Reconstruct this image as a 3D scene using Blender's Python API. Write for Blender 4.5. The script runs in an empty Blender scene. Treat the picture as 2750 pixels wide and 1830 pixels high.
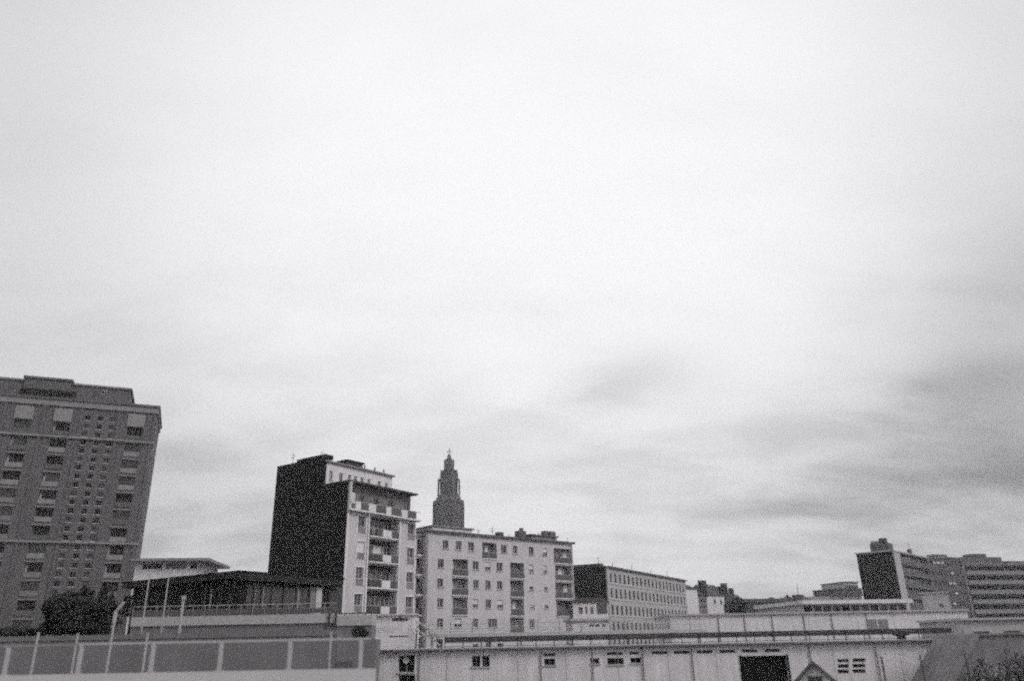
import bpy, math, random
from mathutils import Vector, Matrix
random.seed(7)
S = bpy.context.scene
COL = S.collection
R = math.radians

# ------------------------------------------------------------------ camera
EYE = Vector((0, 0, 4.0)); F_PX = 2100.0; PITCH = R(21.3); ROLL = R(1.1)
FW = Vector((0, math.cos(PITCH), math.sin(PITCH)))
_r0 = Vector((1, 0, 0)); _u0 = Vector((0, -math.sin(PITCH), math.cos(PITCH)))
RT = math.cos(ROLL) * _r0 - math.sin(ROLL) * _u0
UP = math.cos(ROLL) * _u0 + math.sin(ROLL) * _r0
cd = bpy.data.cameras.new('camera'); cam = bpy.data.objects.new('camera', cd); COL.objects.link(cam)
cd.sensor_width = 36; cd.lens = F_PX / 2750 * 36; cd.clip_end = 6000; cd.clip_start = .1
cd.dof.use_dof = True; cd.dof.focus_distance = 115; cd.dof.aperture_fstop = .36
m = Matrix((RT, UP, -FW)).transposed().to_4x4(); m.translation = EYE; cam.matrix_world = m
S.camera = cam

# ------------------------------------------------------------------ light
SUN_AZ, SUN_EL = R(122), R(40)          # azimuth measured from the view axis (+Y) towards the right (+X)
sl = bpy.data.lights.new('sun', 'SUN'); sun = bpy.data.objects.new('sun', sl); COL.objects.link(sun)
sl.energy = 1.45; sl.angle = R(18); sl.color = (1, .985, .985)
sd = Vector((math.sin(SUN_AZ) * math.cos(SUN_EL), math.cos(SUN_AZ) * math.cos(SUN_EL), math.sin(SUN_EL)))
sun.rotation_euler = sd.to_track_quat('Z', 'Y').to_euler(); sun.location = (0, 0, 150)

W = bpy.data.worlds.new('World'); S.world = W; W.use_nodes = True
nt = W.node_tree; nt.nodes.clear()
def N(tree, typ, **kw):
    n = tree.nodes.new(typ)
    for k, v in kw.items():
        if k.startswith('i_'): n.inputs[k[2:].replace('_', ' ')].default_value = v
        else: setattr(n, k, v)
    return n
def math_node(tree, op, a, b=None, c=None, clamp=False):
    n = tree.nodes.new('ShaderNodeMath'); n.operation = op; n.use_clamp = clamp
    for i, v in enumerate((a, b, c)):
        if v is None: continue
        if hasattr(v, 'is_output') or hasattr(v, 'links'): tree.links.new(v, n.inputs[i])
        else: n.inputs[i].default_value = v
    return n.outputs[0]
def sky_world():
    L = nt.links.new
    out = N(nt, 'ShaderNodeOutputWorld'); bg = N(nt, 'ShaderNodeBackground'); bg.inputs['Strength'].default_value = 0.1
    L(bg.outputs[0], out.inputs[0])
    sky = N(nt, 'ShaderNodeTexSky'); sky.sky_type = 'NISHITA'; sky.sun_disc = False
    sky.sun_elevation = SUN_EL; sky.sun_rotation = SUN_AZ; sky.dust_density = 3
    bw = N(nt, 'ShaderNodeRGBToBW'); L(sky.outputs[0], bw.inputs[0])
    tc = N(nt, 'ShaderNodeTexCoord'); sep = N(nt, 'ShaderNodeSeparateXYZ'); L(tc.outputs['Generated'], sep.inputs[0])
    zz = math_node(nt, 'MAXIMUM', sep.outputs[2], 0.0)
    den = math_node(nt, 'ADD', zz, 0.32)
    px = math_node(nt, 'DIVIDE', sep.outputs[0], den); py = math_node(nt, 'DIVIDE', sep.outputs[1], den)
    def layer(sx, sy, off, detail, rough, dist):
        cb = N(nt, 'ShaderNodeCombineXYZ'); L(math_node(nt, 'MULTIPLY', px, sx), cb.inputs[0]); L(math_node(nt, 'MULTIPLY', py, sy), cb.inputs[1]); cb.inputs[2].default_value = off
        nz = N(nt, 'ShaderNodeTexNoise'); nz.inputs['Scale'].default_value = 1; nz.inputs['Detail'].default_value = detail
        nz.inputs['Roughness'].default_value = rough; nz.inputs['Distortion'].default_value = dist
        L(cb.outputs[0], nz.inputs['Vector']); return nz.outputs['Fac']
    n1 = layer(1.5, 2.6, CLOUD_SEED, 4, .5, .25)
    n2 = layer(4.0, 7.5, CLOUD_SEED + 7, 4, .55, .3)
    # thin bright part of the overcast
    vm = N(nt, 'ShaderNodeVectorMath', operation='DOT_PRODUCT'); L(tc.outputs['Generated'], vm.inputs[0])
    az, el = R(2), R(31)
    vm.inputs[1].default_value = (math.sin(az) * math.cos(el), math.cos(az) * math.cos(el), math.sin(el))
    glow = N(nt, 'ShaderNodeMapRange'); glow.interpolation_type = 'SMOOTHERSTEP'; L(vm.outputs['Value'], glow.inputs['Value'])
    glow.inputs['From Min'].default_value = .80; glow.inputs['From Max'].default_value = 1.0
    glow.inputs['To Min'].default_value = 0; glow.inputs['To Max'].default_value = 1
    # the cloud base is seen thicker low over the town
    low = N(nt, 'ShaderNodeMapRange'); low.interpolation_type = 'SMOOTHSTEP'; L(sep.outputs[2], low.inputs['Value'])
    low.inputs['From Min'].default_value = .02; low.inputs['From Max'].default_value = .50
    low.inputs['To Min'].default_value = 1; low.inputs['To Max'].default_value = .0
    c = math_node(nt, 'ADD', math_node(nt, 'MULTIPLY', n1, .6), math_node(nt, 'MULTIPLY', n2, .4))
    cl = N(nt, 'ShaderNodeMapRange'); cl.interpolation_type = 'SMOOTHSTEP'; L(c, cl.inputs['Value'])
    cl.inputs['From Min'].default_value = .40; cl.inputs['From Max'].default_value = .66
    cl.inputs['To Min'].default_value = 0; cl.inputs['To Max'].default_value = 1
    amt = math_node(nt, 'ADD', math_node(nt, 'MULTIPLY', low.outputs[0], 1.9), .5)
    dark = math_node(nt, 'MULTIPLY', cl.outputs[0], amt)
    # single thicker clouds, each by its azimuth and elevation
    wob = math_node(nt, 'MULTIPLY', math_node(nt, 'SUBTRACT', n2, .5), .16)
    A = math_node(nt, 'ADD', math_node(nt, 'ARCTAN2', sep.outputs[0], sep.outputs[1]), wob)
    E = math_node(nt, 'ADD', math_node(nt, 'ARCSINE', sep.outputs[2]), math_node(nt, 'MULTIPLY', math_node(nt, 'SUBTRACT', n1, .5), .10))
    for (cx, cy, wx, wy, k) in CLOUDS:
        d = (ray(cx, cy)).normalized(); a0, e0 = math.atan2(d.x, d.y), math.asin(d.z)
        u = math_node(nt, 'DIVIDE', math_node(nt, 'SUBTRACT', A, a0), wx); v = math_node(nt, 'DIVIDE', math_node(nt, 'SUBTRACT', E, e0), wy)
        q = math_node(nt, 'ADD', math_node(nt, 'MULTIPLY', u, u), math_node(nt, 'MULTIPLY', v, v))
        q = math_node(nt, 'MULTIPLY', math_node(nt, 'EXPONENT', math_node(nt, 'MULTIPLY', q, -1.0)), k); dark = math_node(nt, 'ADD', dark, q)
    base = math_node(nt, 'ADD', math_node(nt, 'MULTIPLY', glow.outputs[0], 2.7), SKY_BASE)
    tot = math_node(nt, 'SUBTRACT', base, dark)
    tot = math_node(nt, 'SUBTRACT', tot, math_node(nt, 'MULTIPLY', low.outputs[0], .45))
    tot = math_node(nt, 'ADD', tot, math_node(nt, 'MULTIPLY', bw.outputs[0], .04))
    tot = math_node(nt, 'MAXIMUM', tot, 1.5)
    cb = N(nt, 'ShaderNodeCombineColor')
    for i, k in enumerate((1.0, .988, 1.018)): L(math_node(nt, 'MULTIPLY', tot, k), cb.inputs[i])
    L(cb.outputs[0], bg.inputs['Color'])
CLOUD_SEED = 3.0; CLOUDS = [(1700, 1025, .085, .035, 1.9), (2600, 1070, .10, .03, 1.9), (2560, 1290, .13, .04, 1.9), (2230, 1335, .07, .022, 1.3), (1900, 1190, .14, .04, .7), (2750, 850, .18, .12, 1.3), (2700, 1180, .16, .07, .8), (1780, 1390, .09, .02, .8), (500, 1260, .13, .03, .9), (1380, 1320, .10, .03, .7), (820, 1010, .16, .03, .4)]
def ray(px, py): return FW * F_PX + RT * (px - 1375) - UP * (py - 915)
SKY_BASE = 7.15
sky_world()
S.view_settings.view_transform = 'Standard'; S.view_settings.look = 'None'; S.view_settings.exposure = 0; S.view_settings.gamma = 1
S.view_settings.use_curve_mapping = False
S.render.engine = 'CYCLES'; S.cycles.use_denoising = False; S.cycles.max_bounces = 4; S.cycles.diffuse_bounces = 3
S.cycles.filter_width = 2.2; S.cycles.use_adaptive_sampling = True; S.cycles.adaptive_threshold = .3; S.cycles.adaptive_min_samples = 14; S.cycles.volume_bounces = 0; S.cycles.sample_clamp_direct = 1.6; S.cycles.sample_clamp_indirect = 1.6

# ------------------------------------------------------------------ helpers
def ray(px, py): return FW * F_PX + RT * (px - 1375) - UP * (py - 915)
def at(px, py, Y):
    d = ray(px, py); return EYE + d * (Y / d.y)

def mat(name, v, rough=.8, var=.18, scale=.6, streak=0, spec=.3, metal=0, bump=0, fine=0):
    M = bpy.data.materials.new(name); M.use_nodes = True; t = M.node_tree; L = t.links.new
    b = t.nodes['Principled BSDF']; b.inputs['Roughness'].default_value = rough; b.inputs['Metallic'].default_value = metal
    b.inputs['Specular IOR Level'].default_value = spec
    tc = N(t, 'ShaderNodeTexCoord'); 
    nz = N(t, 'ShaderNodeTexNoise'); nz.inputs['Scale'].default_value = scale; nz.inputs['Detail'].default_value = 6; nz.inputs['Roughness'].default_value = .65
    L(tc.outputs['Object'], nz.inputs['Vector'])
    f = math_node(t, 'MULTIPLY', math_node(t, 'SUBTRACT', nz.outputs['Fac'], .5), var * 2.6)
    if streak:
        mp = N(t, 'ShaderNodeMapping'); mp.inputs['Scale'].default_value = (1.6, 1.6, .12); L(tc.outputs['Object'], mp.inputs[0])
        n2 = N(t, 'ShaderNodeTexNoise'); n2.inputs['Scale'].default_value = 1.3; n2.inputs['Detail'].default_value = 5; L(mp.outputs[0], n2.inputs['Vector'])
        g = math_node(t, 'MULTIPLY', math_node(t, 'SUBTRACT', n2.outputs['Fac'], .5), streak * 2.6); f = math_node(t, 'ADD', f, g)
    if fine:
        n3 = N(t, 'ShaderNodeTexNoise'); n3.inputs['Scale'].default_value = 14; n3.inputs['Detail'].default_value = 3; L(tc.outputs['Object'], n3.inputs['Vector'])
        f = math_node(t, 'ADD', f, math_node(t, 'MULTIPLY', math_node(t, 'SUBTRACT', n3.outputs['Fac'], .5), fine * 2.6))
    val = math_node(t, 'MULTIPLY', math_node(t, 'ADD', f, 1.0), v)
    val = math_node(t, 'MAXIMUM', val, .004)
    cb = N(t, 'ShaderNodeCombineColor')
    for i, k in enumerate((1.02, .98, 1.0)): L(math_node(t, 'MULTIPLY', val, k), cb.inputs[i])
    L(cb.outputs[0], b.inputs['Base Color'])
    if bump:
        bp = N(t, 'ShaderNodeBump'); bp.inputs['Strength'].default_value = bump; bp.inputs['Distance'].default_value = .03
        L(nz.outputs['Fac'], bp.inputs['Height']); L(bp.outputs[0], b.inputs['Normal'])
    return M
M = {
 'white': mat('white_render', .63, var=.16, streak=.22, fine=.12), 'cream': mat('pale_render', .50, var=.14, streak=.12, fine=.12),
 'pale': mat('pale_concrete', .40, var=.16, streak=.14, fine=.12), 'conc': mat('weathered_concrete', .098, var=.30, streak=.22, fine=.18),
 'conc_l': mat('light_weathered_concrete', .22, var=.2, streak=.2, fine=.15), 'grey': mat('grey_render', .17, var=.2, streak=.12, fine=.15),
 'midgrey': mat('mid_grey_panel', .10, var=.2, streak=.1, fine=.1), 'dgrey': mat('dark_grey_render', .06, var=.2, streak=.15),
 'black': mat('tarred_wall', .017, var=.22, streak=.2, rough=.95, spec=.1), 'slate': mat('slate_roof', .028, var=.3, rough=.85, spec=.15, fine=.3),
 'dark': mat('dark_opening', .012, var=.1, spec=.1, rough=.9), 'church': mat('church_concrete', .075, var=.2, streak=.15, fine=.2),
 'steel': mat('dark_painted_steel', .04, rough=.5), 'psteel': mat('pale_painted_steel', .38, rough=.5, var=.1),
 'frame': mat('white_window_frame', .6, var=.05), 'curtain': mat('curtain_cloth', .34, var=.3, scale=3), 'rampwall': mat('ramp_concrete', .19, var=.45, scale=.5, streak=.3, fine=.2), 'awning': mat('faded_awning', .23, var=.25, scale=2), 'blind': mat('roller_blind', .62, var=.1),
 'leaf': mat('dark_foliage', .035, var=.5, scale=2, rough=.7), 'leaf2': mat('grey_foliage', .24, var=.5, scale=2, rough=.7),
 'bark': mat('bark', .06, var=.3), 'asphalt': mat('asphalt', .06, var=.25, scale=.3, fine=.3), 'paving': mat('quay_concrete', .29, var=.2, scale=.5, fine=.25),
 'quay': mat('quay_stone', .17, var=.22, scale=.5, streak=.1, fine=.2),
}
g = mat('window_glass', .03, rough=.12, spec=.5, var=.3, scale=.4); M['glass'] = g
g = mat('dull_window_glass', .07, rough=.3, spec=.4, var=.4, scale=.4); M['glass2'] = g

class MB:
    def __init__(s): s.v = []; s.f = []
    def box(s, x0, x1, y0, y1, z0, z1):
        n = len(s.v)
        s.v += [(x0,y0,z0),(x1,y0,z0),(x1,y1,z0),(x0,y1,z0),(x0,y0,z1),(x1,y0,z1),(x1,y1,z1),(x0,y1,z1)]
        s.f += [tuple(n+i for i in q) for q in ((0,3,2,1),(4,5,6,7),(0,1,5,4),(1,2,6,5),(2,3,7,6),(3,0,4,7))]; return s
    def quad(s, *p): n = len(s.v); s.v += [tuple(q) for q in p]; s.f.append(tuple(range(n, n+len(p)))); return s
    def tube(s, a, b, r, n=8, r2=None):
        a = Vector(a); b = Vector(b); r2 = r if r2 is None else r2
        d = (b-a).normalized(); u = d.orthogonal().normalized(); w = d.cross(u); k = len(s.v)
        for i in range(n):
            t = 2*math.pi*i/n; q = u*math.cos(t)+w*math.sin(t); s.v += [tuple(a+q*r), tuple(b+q*r2)]
        for i in range(n): j = (i+1) % n; s.f.append((k+2*i, k+2*j, k+2*j+1, k+2*i+1))
        s.f.append(tuple(k+2*i for i in reversed(range(n)))); s.f.append(tuple(k+2*i+1 for i in range(n))); return s
    def prism(s, pts, z0, z1):
        n = len(s.v); k = len(pts); s.v += [(p[0],p[1],z0) for p in pts] + [(p[0],p[1],z1) for p in pts]
        s.f.append(tuple(n+i for i in reversed(range(k)))); s.f.append(tuple(n+k+i for i in range(k)))
        for i in range(k): j = (i+1) % k; s.f.append((n+i, n+j, n+k+j, n+k+i))
        return s
    def frustum(s, n, r0, z0, r1, z1, rot=0, cx=0, cy=0):
        k = len(s.v)
        for i in range(n):
            t = rot + 2*math.pi*i/n; s.v += [(cx+r0*math.cos(t), cy+r0*math.sin(t), z0), (cx+r1*math.cos(t), cy+r1*math.sin(t), z1)]
        for i in range(n): j = (i+1) % n; s.f.append((k+2*i, k+2*j, k+2*j+1, k+2*i+1))
        s.f.append(tuple(k+2*i for i in reversed(range(n)))); s.f.append(tuple(k+2*i+1 for i in range(n))); return s
    def mesh(s, name, m):
        me = bpy.data.meshes.new(name); me.from_pydata(s.v, [], s.f); me.materials.append(M[m] if isinstance(m, str) else m); me.update(); return me
    def build(s, name, m, parent=None, loc=(0,0,0), rz=0):
        return link(name, s.mesh(name, m), parent, loc, rz)
def link(name, me, parent=None, loc=(0,0,0), rz=0):
    o = bpy.data.objects.new(name, me); COL.objects.link(o); o.parent = parent; o.location = loc; o.rotation_euler.z = rz; return o
def tag(o, label=None, cat=None, group=None, kind=None):
    for k, v in (('label', label), ('category', cat), ('group', group), ('kind', kind)):
        if v: o[k] = v
    return o
def thing(name, label, cat, loc=(0,0,0), rz=0, group=None):
    o = bpy.data.objects.new(name, None); COL.objects.link(o); o.location = loc; o.rotation_euler.z = rz
    return tag(o, label, cat, group)
def copy_tree(o, parent=None):
    c = o.copy(); COL.objects.link(c); c.parent = parent
    for ch in list(o.children): copy_tree(ch, c)
    return c

class Facade:
    """A vertical plane whose local x runs to the right, local y into the building, z up; (px,py) of the photograph maps to a real point on it."""
    def __init__(s, px, py, Y, az, base=0.0):
        p = at(px, py, Y); s.o = Vector((p.x, p.y, base)); s.th = R(90 - az)
        s.ex = Vector((math.cos(s.th), math.sin(s.th), 0)); s.ey = Vector((-math.sin(s.th), math.cos(s.th), 0))
    def uz(s, px, py, depth=0.0):
        d = ray(px, py); q = s.o + s.ey * depth; t = (q - EYE).dot(s.ey) / d.dot(s.ey); w = EYE + d * t - s.o
        return w.dot(s.ex), w.z + 0.0
    def u(s, px, py, depth=0.0): return s.uz(px, py, depth)[0]
    def z(s, px, py, depth=0.0): return s.uz(px, py, depth)[1]
    def rect(s, x0, y0, x1, y1, depth=0.0):
        xm, ym = (x0+x1)/2, (y0+y1)/2
        return (s.u(x0, ym, depth), s.u(x1, ym, depth), s.z(xm, y1, depth), s.z(xm, y0, depth))
    def side_depth(s, px, py, u0=0.0):
        """depth at which the plane local x = u0 is met"""
        d = ray(px, py); q = s.o + s.ex * u0; t = (q - EYE).dot(s.ex) / d.dot(s.ex); w = EYE + d * t - s.o
        return w.dot(s.ey), w.z

def wall(u0, u1, z0, z1, ops, t):
    """A wall slab of thickness t (y 0..t) with real openings."""
    us = sorted({round(v, 3) for v in [u0, u1] + [c for o in ops for c in o[:2]] if u0 <= v <= u1})
    b = MB()
    ops = [tuple(round(c, 3) for c in o[:4]) for o in ops]
    for a, c in zip(us, us[1:]):
        if c - a < 1e-4: continue
        mid = (a + c) / 2
        cuts = sorted((o[2], o[3]) for o in ops if o[0] <= mid <= o[1])
        z = z0
        for lo, hi in cuts:
            if lo > z: b.quad((a,0,z), (c,0,z), (c,0,lo), (a,0,lo))
            z = max(z, hi)
        if z < z1: b.quad((a,0,z), (c,0,z), (c,0,z1), (a,0,z1))
    for a, c, lo, hi in ops:
        b.quad((a,0,lo), (a,t,lo), (a,t,hi), (a,0,hi)); b.quad((c,0,lo), (c,0,hi), (c,t,hi), (c,t,lo))
        b.quad((a,0,lo), (c,0,lo), (c,t,lo), (a,t,lo)); b.quad((a,0,hi), (a,t,hi), (c,t,hi), (c,0,hi))
    b.quad((u0,0,z0), (u0,0,z1), (u0,t,z1), (u0,t,z0)); b.quad((u1,0,z0), (u1,t,z0), (u1,t,z1), (u1,0,z1)); b.quad((u0,0,z1), (u1,0,z1), (u1,t,z1), (u0,t,z1))
    return b
_wm = {}
def window(root, u0, u1, z0, z1, y=.16, style=None, sill=True, fr='frame', glass=None):
    """window (frame) > pane, sill, blind or curtain; meshes shared between alike windows"""
    w = max(.2, round(u1-u0, 1)); h = max(.2, round(z1-z0, 1)); key = (w, h, fr)
    if key not in _wm:
        t = .06; f = MB()
        f.box(-w/2, -w/2+t, 0, .06, 0, h).box(w/2-t, w/2, 0, .06, 0, h).box(-w/2+t, w/2-t, 0, .06, 0, t).box(-w/2+t, w/2-t, 0, .06, h-t, h)
        n = max(2, int(round(w / .8)))
        for i in range(1, n): x = -w/2 + w*i/n; f.box(x-.03, x+.03, .003, .057, t, h-t)
        fm = f.mesh('window', fr)
        pm = {k: MB().box(-w/2+t, w/2-t, .035, .05, t, h-t).mesh('pane', k) for k in ('glass', 'glass2', 'dark')}
        sm = MB().box(-w/2-.08, w/2+.08, -.28, 0, -.09, -.003).mesh('sill', 'pale')
        bl = MB().box(-w/2+t, w/2-t, .005, .03, h*.45, h-t).mesh('blind', 'blind')
        cu = MB()
        for k in range(5):
            x = -w/2+t+.02*k; cu.box(x + .05*k*w/3, x + .05*k*w/3 + .05*w/2, .008+.004*(k % 2), .03, t, h-t)
        cu = cu.mesh('curtain', 'curtain')
        _wm[key] = (fm, pm, sm, bl, cu)
    fm, pm, sm, bl, cu = _wm[key]
    uc = (u0+u1)/2; o = link('window', fm, root, (uc, y, z0 + .0))
    link('pane', pm[glass or random.choice(('glass', 'glass', 'glass2'))], o)
    if sill and w > .5: link('sill', sm, o)
    st = style if style is not None else random.choice(('', '', 'blind', 'curtain', 'curtain'))
    if st == 'blind': link('blind', bl, o)
    elif st == 'curtain': link('curtain', cu, o)
    elif st == 'shut':
        MB().box(-w/2, w/2, -.05, -.003, 0, h).build('shutter', 'white', o)
    return o
def part(name, m, root, *b, **kw): return MB().box(*b).build(name, m, root, **kw)
def loggia(root, u0, u1, z0, z1, t, par, wallm='grey', panels=None, slab=True, out=.25, doors=None):
    """fittings of a recessed loggia: back wall with door windows, balcony parapet and slab"""
    h = z1 - z0; w = u1 - u0
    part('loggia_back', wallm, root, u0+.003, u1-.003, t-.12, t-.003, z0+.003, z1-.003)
    n = doors or max(2, int(w/1.15)); dw = w/n
    for i in range(n):
        if (i % 2 == 1 and n > 3): continue
        window(root, u0+dw*i+.12, u0+dw*(i+1)-.12, z0+.12, min(z1-.2, z0+2.25), y=t-.2, sill=False)
    if panels is None: panels = [(0, 1, 'midgrey')]
    for a, b, mm in panels:
        part('parapet_panel', mm, root, u0+w*a+.03, u0+w*b-.03, -out, -out+.06, z0+.06, z0+par)
    part('handrail', 'psteel', root, u0, u1, -out-.03, -out+.05, z0+par+.003, z0+par+.06)
    if slab: part('balcony_slab', 'white', root, u0-.05, u1+.05, -out-.06, t*.3, z0-.16, z0+.0)

# ------------------------------------------------------------------ the setting: ground
tag(MB().box(-3000, 3000, -300, 5000, -.6, 0).build('ground', 'asphalt'), kind='structure')

# ------------------------------------------------------------------ 1. concrete apartment tower on the left
def zoomL1(x, y): return x/3.564, 980 + y/3.564
def left_tower():
    F = Facade(425, 1095, 145, 68)
    root = thing('apartment_tower', 'tall weathered grey concrete apartment tower with gridded bays, cut by the left edge', 'building', F.o, F.th)
    uz = lambda x, y, d=0: F.uz(*zoomL1(x, y), d)
    z_top = uz(1500, 400)[1]; z_s1 = uz(1465, 752)[1]; z_s2 = F.z(380, 1463); fh = (z_s1 - z_s2)/6
    uL, uR = -44.0, 0.0; t = 1.1
    # bay centres
    wide = [uz(240, 440)[0], uz(610, 470)[0], uz(1310, 520)[0]]; wide.insert(0, 2*wide[0]-wide[1]); wide.insert(0, 2*wide[0]-wide[1])
    small = [uz(840, 500)[0], uz(965, 505)[0], uz(1085, 510)[0]]
    floors = []; z = z_s1
    lev = [z_s1 + fh*1.0, z_s1] + [z_s1 - fh*i for i in range(1, 30)]
    lev = [l for l in lev if l > 3.2]
    ops = []; bays = []; smalls = []
    for i, zf in enumerate(lev):
        for u in wide:
            if zf + .1 > z_top - 1.3: continue
            bays.append((u, zf)); ops.append((u-1.35, u+1.35, zf+.25, zf+fh-.35))
        for k, u in enumerate(small):
            for s_ in (0, 1):
                zz = zf + .35 + s_*fh*.5
                smalls.append((u, zz)); ops.append((u-.45, u+.45, zz, zz+.9))
    wall(uL, uR, 0, z_top-1.5, [o for o in ops if o[3] < z_top-1.6], t).build('facade_wall', 'conc', root)
    part('body', 'conc', root, uL, uR, t, 15, 0, z_top-1.5)
    part('cornice', 'conc_l', root, uL-.6, uR+.2, -.35, 15.6, z_top-1.497, z_top-.4); part('cornice', 'conc', root, uL-.9, uR+.4, -.6, 15.9, z_top-.397, z_top)
    for z in (z_s1, z_s2, lev[-1]-.05): part('string_course', 'conc_l', root, uL, uR+.35, -.45, -.003, z-.18, z+.16)
    for u, zf in bays:
        top = zf > z_s1 - .1
        if zf+fh-.35 > z_top-1.6: continue
        window(root, u-1.35, u+1.35, zf+.95, zf+fh-.35, y=.5, sill=False, style=random.choice(('', 'curtain', '', '')), fr='conc', glass=random.choice(('dark', 'dark', 'glass')))
        part('parapet_panel', random.choice(('conc', 'conc_l', 'conc_l', 'grey')), root, u-1.35, u+1.35, -.16, -.03, zf+.27, zf+1.15)
        part('bay_frame', 'conc_l', root, u-1.55, u+1.55, -.2, -.003, zf+fh-.34, zf+fh-.16)
    for u in wide:          # pale roller blinds drawn out over the top-storey loggias
        b = MB(); za = z_top-4.35; b.box(u-1.5, u+1.5, -.32, -.24, za, za+2.4); 
        b.build('awning', 'awning', root)
    for u, z in smalls:
        if z+.8 > z_top-1.6: continue
        window(root, u-.45, u+.45, z, z+.9, y=.3, sill=False, style='', fr='conc', glass='dark' if abs(u-small[1]) < .1 or random.random() < .5 else None)
        part('sill_block', 'pale', root, u-.55, u+.55, -.12, -.003, z-.16, z-.02)
    # pilasters between bays
    xs = sorted(wide + [small[0]-1.2, small[2]+1.2])
    pil = [(wide[i]+wide[i+1])/2 for i in range(3)] + [small[0]-1.0, small[2]+1.0, uR-.35, uL+.35]
    for u in pil: part('pilaster', 'conc', root, u-.25, u+.25, -.22, -.002, 0, z_top-1.5)
    # set-back roof storeys
    d = 3.0
    u1, zt = uz(1250, 245, d); part('penthouse', 'conc', root, uL+3, u1, d, 13, z_top+.003, zt)
    part('penthouse_coping', 'conc_l', root, uL+2.7, u1+.3, d-.3, 13.3, zt+.003, zt+.35)
    window(root, uz(970,290,d)[0], uz(1020,290,d)[0], zt-1.3, zt-.5, y=d-.09, sill=False, glass='dark')
    d = 2.3
    a, z2 = uz(245, 125, d); b_, _ = uz(685, 160, d); z3 = uz(300, 225, d)[1]
    part('plant_room', 'conc', root, a, b_, d, 12, z3, z2)
    part('painted_shade_strip', 'dark', root, uz(190, 250, 2.6)[0], uz(735, 270, 2.6)[0], 2.6, d+.2, z3-.85, z3-.003); part('plant_room_coping', 'midgrey', root, a-.3, b_+.3, d-.3, 12.3, z2+.003, z2+.4)  # near-black strip stands in for the shade beneath the plant room
    c, z4 = uz(170, 150, 4); part('roof_room', 'conc', root, uL+6, c, 4, 11, zt+.352, z4)
    part('entrance_band', 'dark', root, uL, uR-8, -.05, -.002, .2, 3.0)
left_tower()

# ------------------------------------------------------------------ 2. pale flat-roofed building behind the pavilion
def zL(x, y): return 330 + x/3.626, 1450 + y/3.626
def back_hall():
    F = Facade(*zL(725, 290), 125, 84)
    root = thing('flat_roofed_hall', 'pale building with thin overhanging flat roof and dark clerestory windows behind the black pavilion', 'building', F.o, F.th)
    uz = lambda x, y: F.uz(*zL(x, y))
    zt = uz(400, 218)[1]; ops = []
    for a, b in ((190, 385), (415, 620), (655, 722)): ops.append((uz(a, 255)[0], uz(b, 255)[0], uz(400, 290)[1], uz(400, 228)[1]))
    wall(uz(115, 300)[0], uz(727, 300)[0], 0, zt, ops, .5).build('wall', 'white', root)
    part('body', 'white', root, uz(115, 300)[0], uz(727, 300)[0], .5, 12, 0, zt)
    for i, o in enumerate(ops): window(root, *o, y=.3, sill=False, style='', glass='dark' if i != 1 else 'glass2')
    part('roof', 'conc_l', root, uz(100, 200)[0], uz(850, 215)[0], -1.2, 13, zt+.003, zt+.42)
back_hall()

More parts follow.
